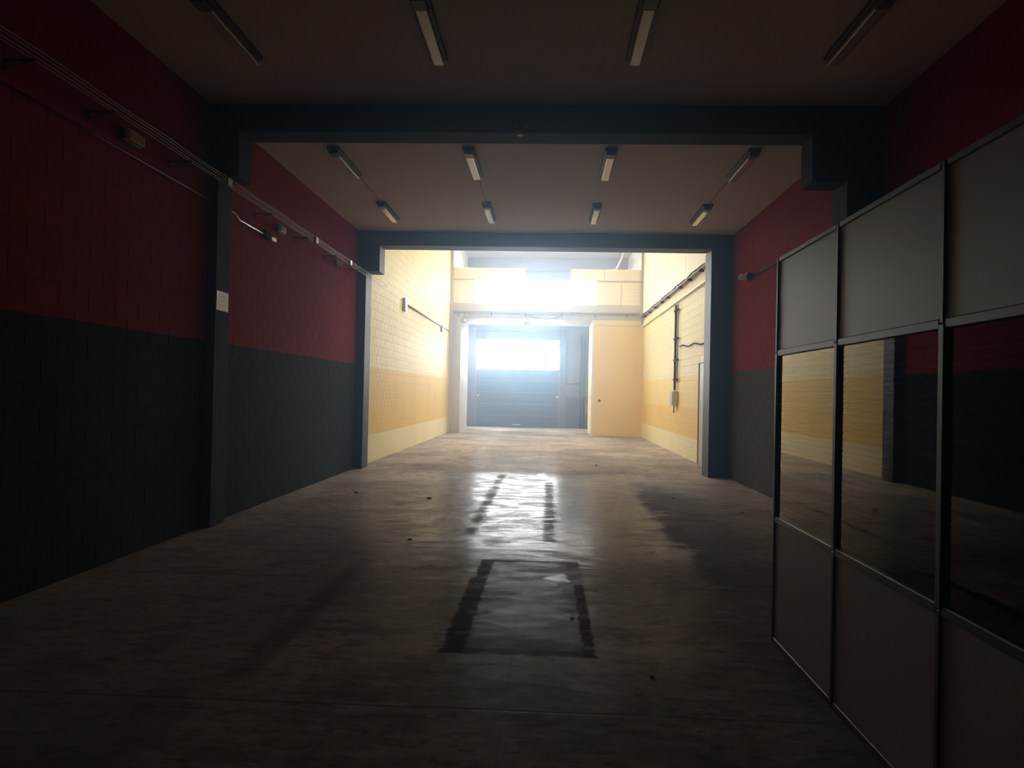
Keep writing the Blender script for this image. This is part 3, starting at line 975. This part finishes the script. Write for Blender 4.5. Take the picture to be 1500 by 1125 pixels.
# lintel services
r = tag(empty('wall_conduit', (0, YB - 0.09, 4.72)), 'thin conduit with clips along the grey lintel', 'conduit')
MB().tube([(XL + 0.15, 0, 0.0), (-0.9, 0, -0.02), (3.4, 0, 0.0)], 0.016, 8).build('tube', M['conduit_grey'], r, smooth=True)
for x in (-3.6, -2.3, -0.95, 0.45, 1.75, 3.0):
    MB().box(x - 0.02, x + 0.02, -0.02, 0.085, -0.09, 0.03).build('clip', M['conduit_grey'], r)
pts = [(-0.85 + 0.12 * i, YB - 0.09, 4.66 - 0.14 * math.sin(math.pi * i / 11)) for i in range(12)]
tag(MB().tube(pts, 0.014, 6).build('hanging_cable', M['conduit_grey'], smooth=True), 'slack cable drooping in front of the lintel', 'cable')

r = tag(empty('floodlight', (-3.36, YB - 0.10, 4.44)), 'round grey floodlight hanging at the left end of the lintel', 'lamp')
MB().lathe([(0.05, 0), (0.13, 0.03), (0.14, 0.12), (0.10, 0.15)], (0, 0.0, 0), '-Y', 18).build('head', M['grey_plastic'], r, smooth=True)
MB().lathe([(0.055, 0), (0.05, 0.012)], (0.05, -0.152, -0.03), '-Y', 14).build('lens', M['tape'], r, smooth=True)
MB().tube([(0, 0.0, 0.12), (0, 0.03, 0.30)], 0.018, 8).build('bracket', M['grey_plastic'], r, smooth=True)
r = tag(empty('motion_sensor', (-0.92, YB - 0.06, 4.40)), 'round dark motion sensor under the middle of the lintel', 'sensor')
MB().lathe([(0.05, 0), (0.10, 0.02), (0.11, 0.09), (0.06, 0.12)], (0, 0, -0.06), '-Y', 18).build('head', M['grey_plastic'], r, smooth=True)
MB().tube([(0, -0.03, 0.02), (0, 0.0, 0.30)], 0.016, 8).build('stem', M['grey_plastic'], r, smooth=True)
tag(MB().lathe([(0.05, 0), (0.05, 0.03), (0.03, 0.05)], (1.99, YB - 0.006, 1.38), '-Y', 16).build('round_cap', M['debris'], smooth=True),
    'dark round knob on the orange-yellow wall right of the opening', 'cap')
tag(MB().lathe([(0.03, 0), (0.03, 0.03), (0.015, 0.04)], (OX1 - 0.001, YB + 0.35, 1.50), '-X', 12).build('round_cap', M['grey_plastic'], smooth=True),
    'small grey knob on the pale edge of the opening', 'cap')

# ------------------------------------------------------------------ debris on the floor
spots = [(1.11, 17.6, 0.05, 'dark chip of rubble on the bright floor right of the glare'), (2.72, 10.9, 0.035, 'dark chip of rubble close to the foot of the partition end'),
         (2.0, 12.3, 0.03, 'small dark chip on the floor before the far right column'), (-2.95, 11.9, 0.04, 'thin dark chip on the floor near the left wall'),
         (-1.75, 11.5, 0.045, 'dark chip on the open floor left of the glare'), (-1.46, 8.3, 0.03, 'tiny dark chip left of the painted rectangle'),
         (0.20, 5.55, 0.022, 'tiny dark chip inside the painted rectangle'), (0.62, 4.45, 0.02, 'tiny dark chip right below the painted rectangle')]
for i, (x, y, sz, lab) in enumerate(spots):
    bm = bmesh.new()
    bmesh.ops.create_icosphere(bm, subdivisions=1, radius=sz)
    for v in bm.verts:
        v.co *= random.uniform(0.65, 1.1)
        v.co.z = max(v.co.z * 0.45, -sz * 0.2)
    zmin = min(v.co.z for v in bm.verts)
    for v in bm.verts:
        v.co.z -= zmin
    me = bpy.data.meshes.new('debris')
    bm.to_mesh(me)
    bm.free()
    me.materials.append(M['debris'])
    o_ = bpy.data.objects.new('debris', me)
    o_.location = (x, y, 0.0)
    o_.rotation_euler.z = random.uniform(0, 6)
    COL.objects.link(o_)
    tag(o_, lab, 'debris', 'bits of rubble on the floor')
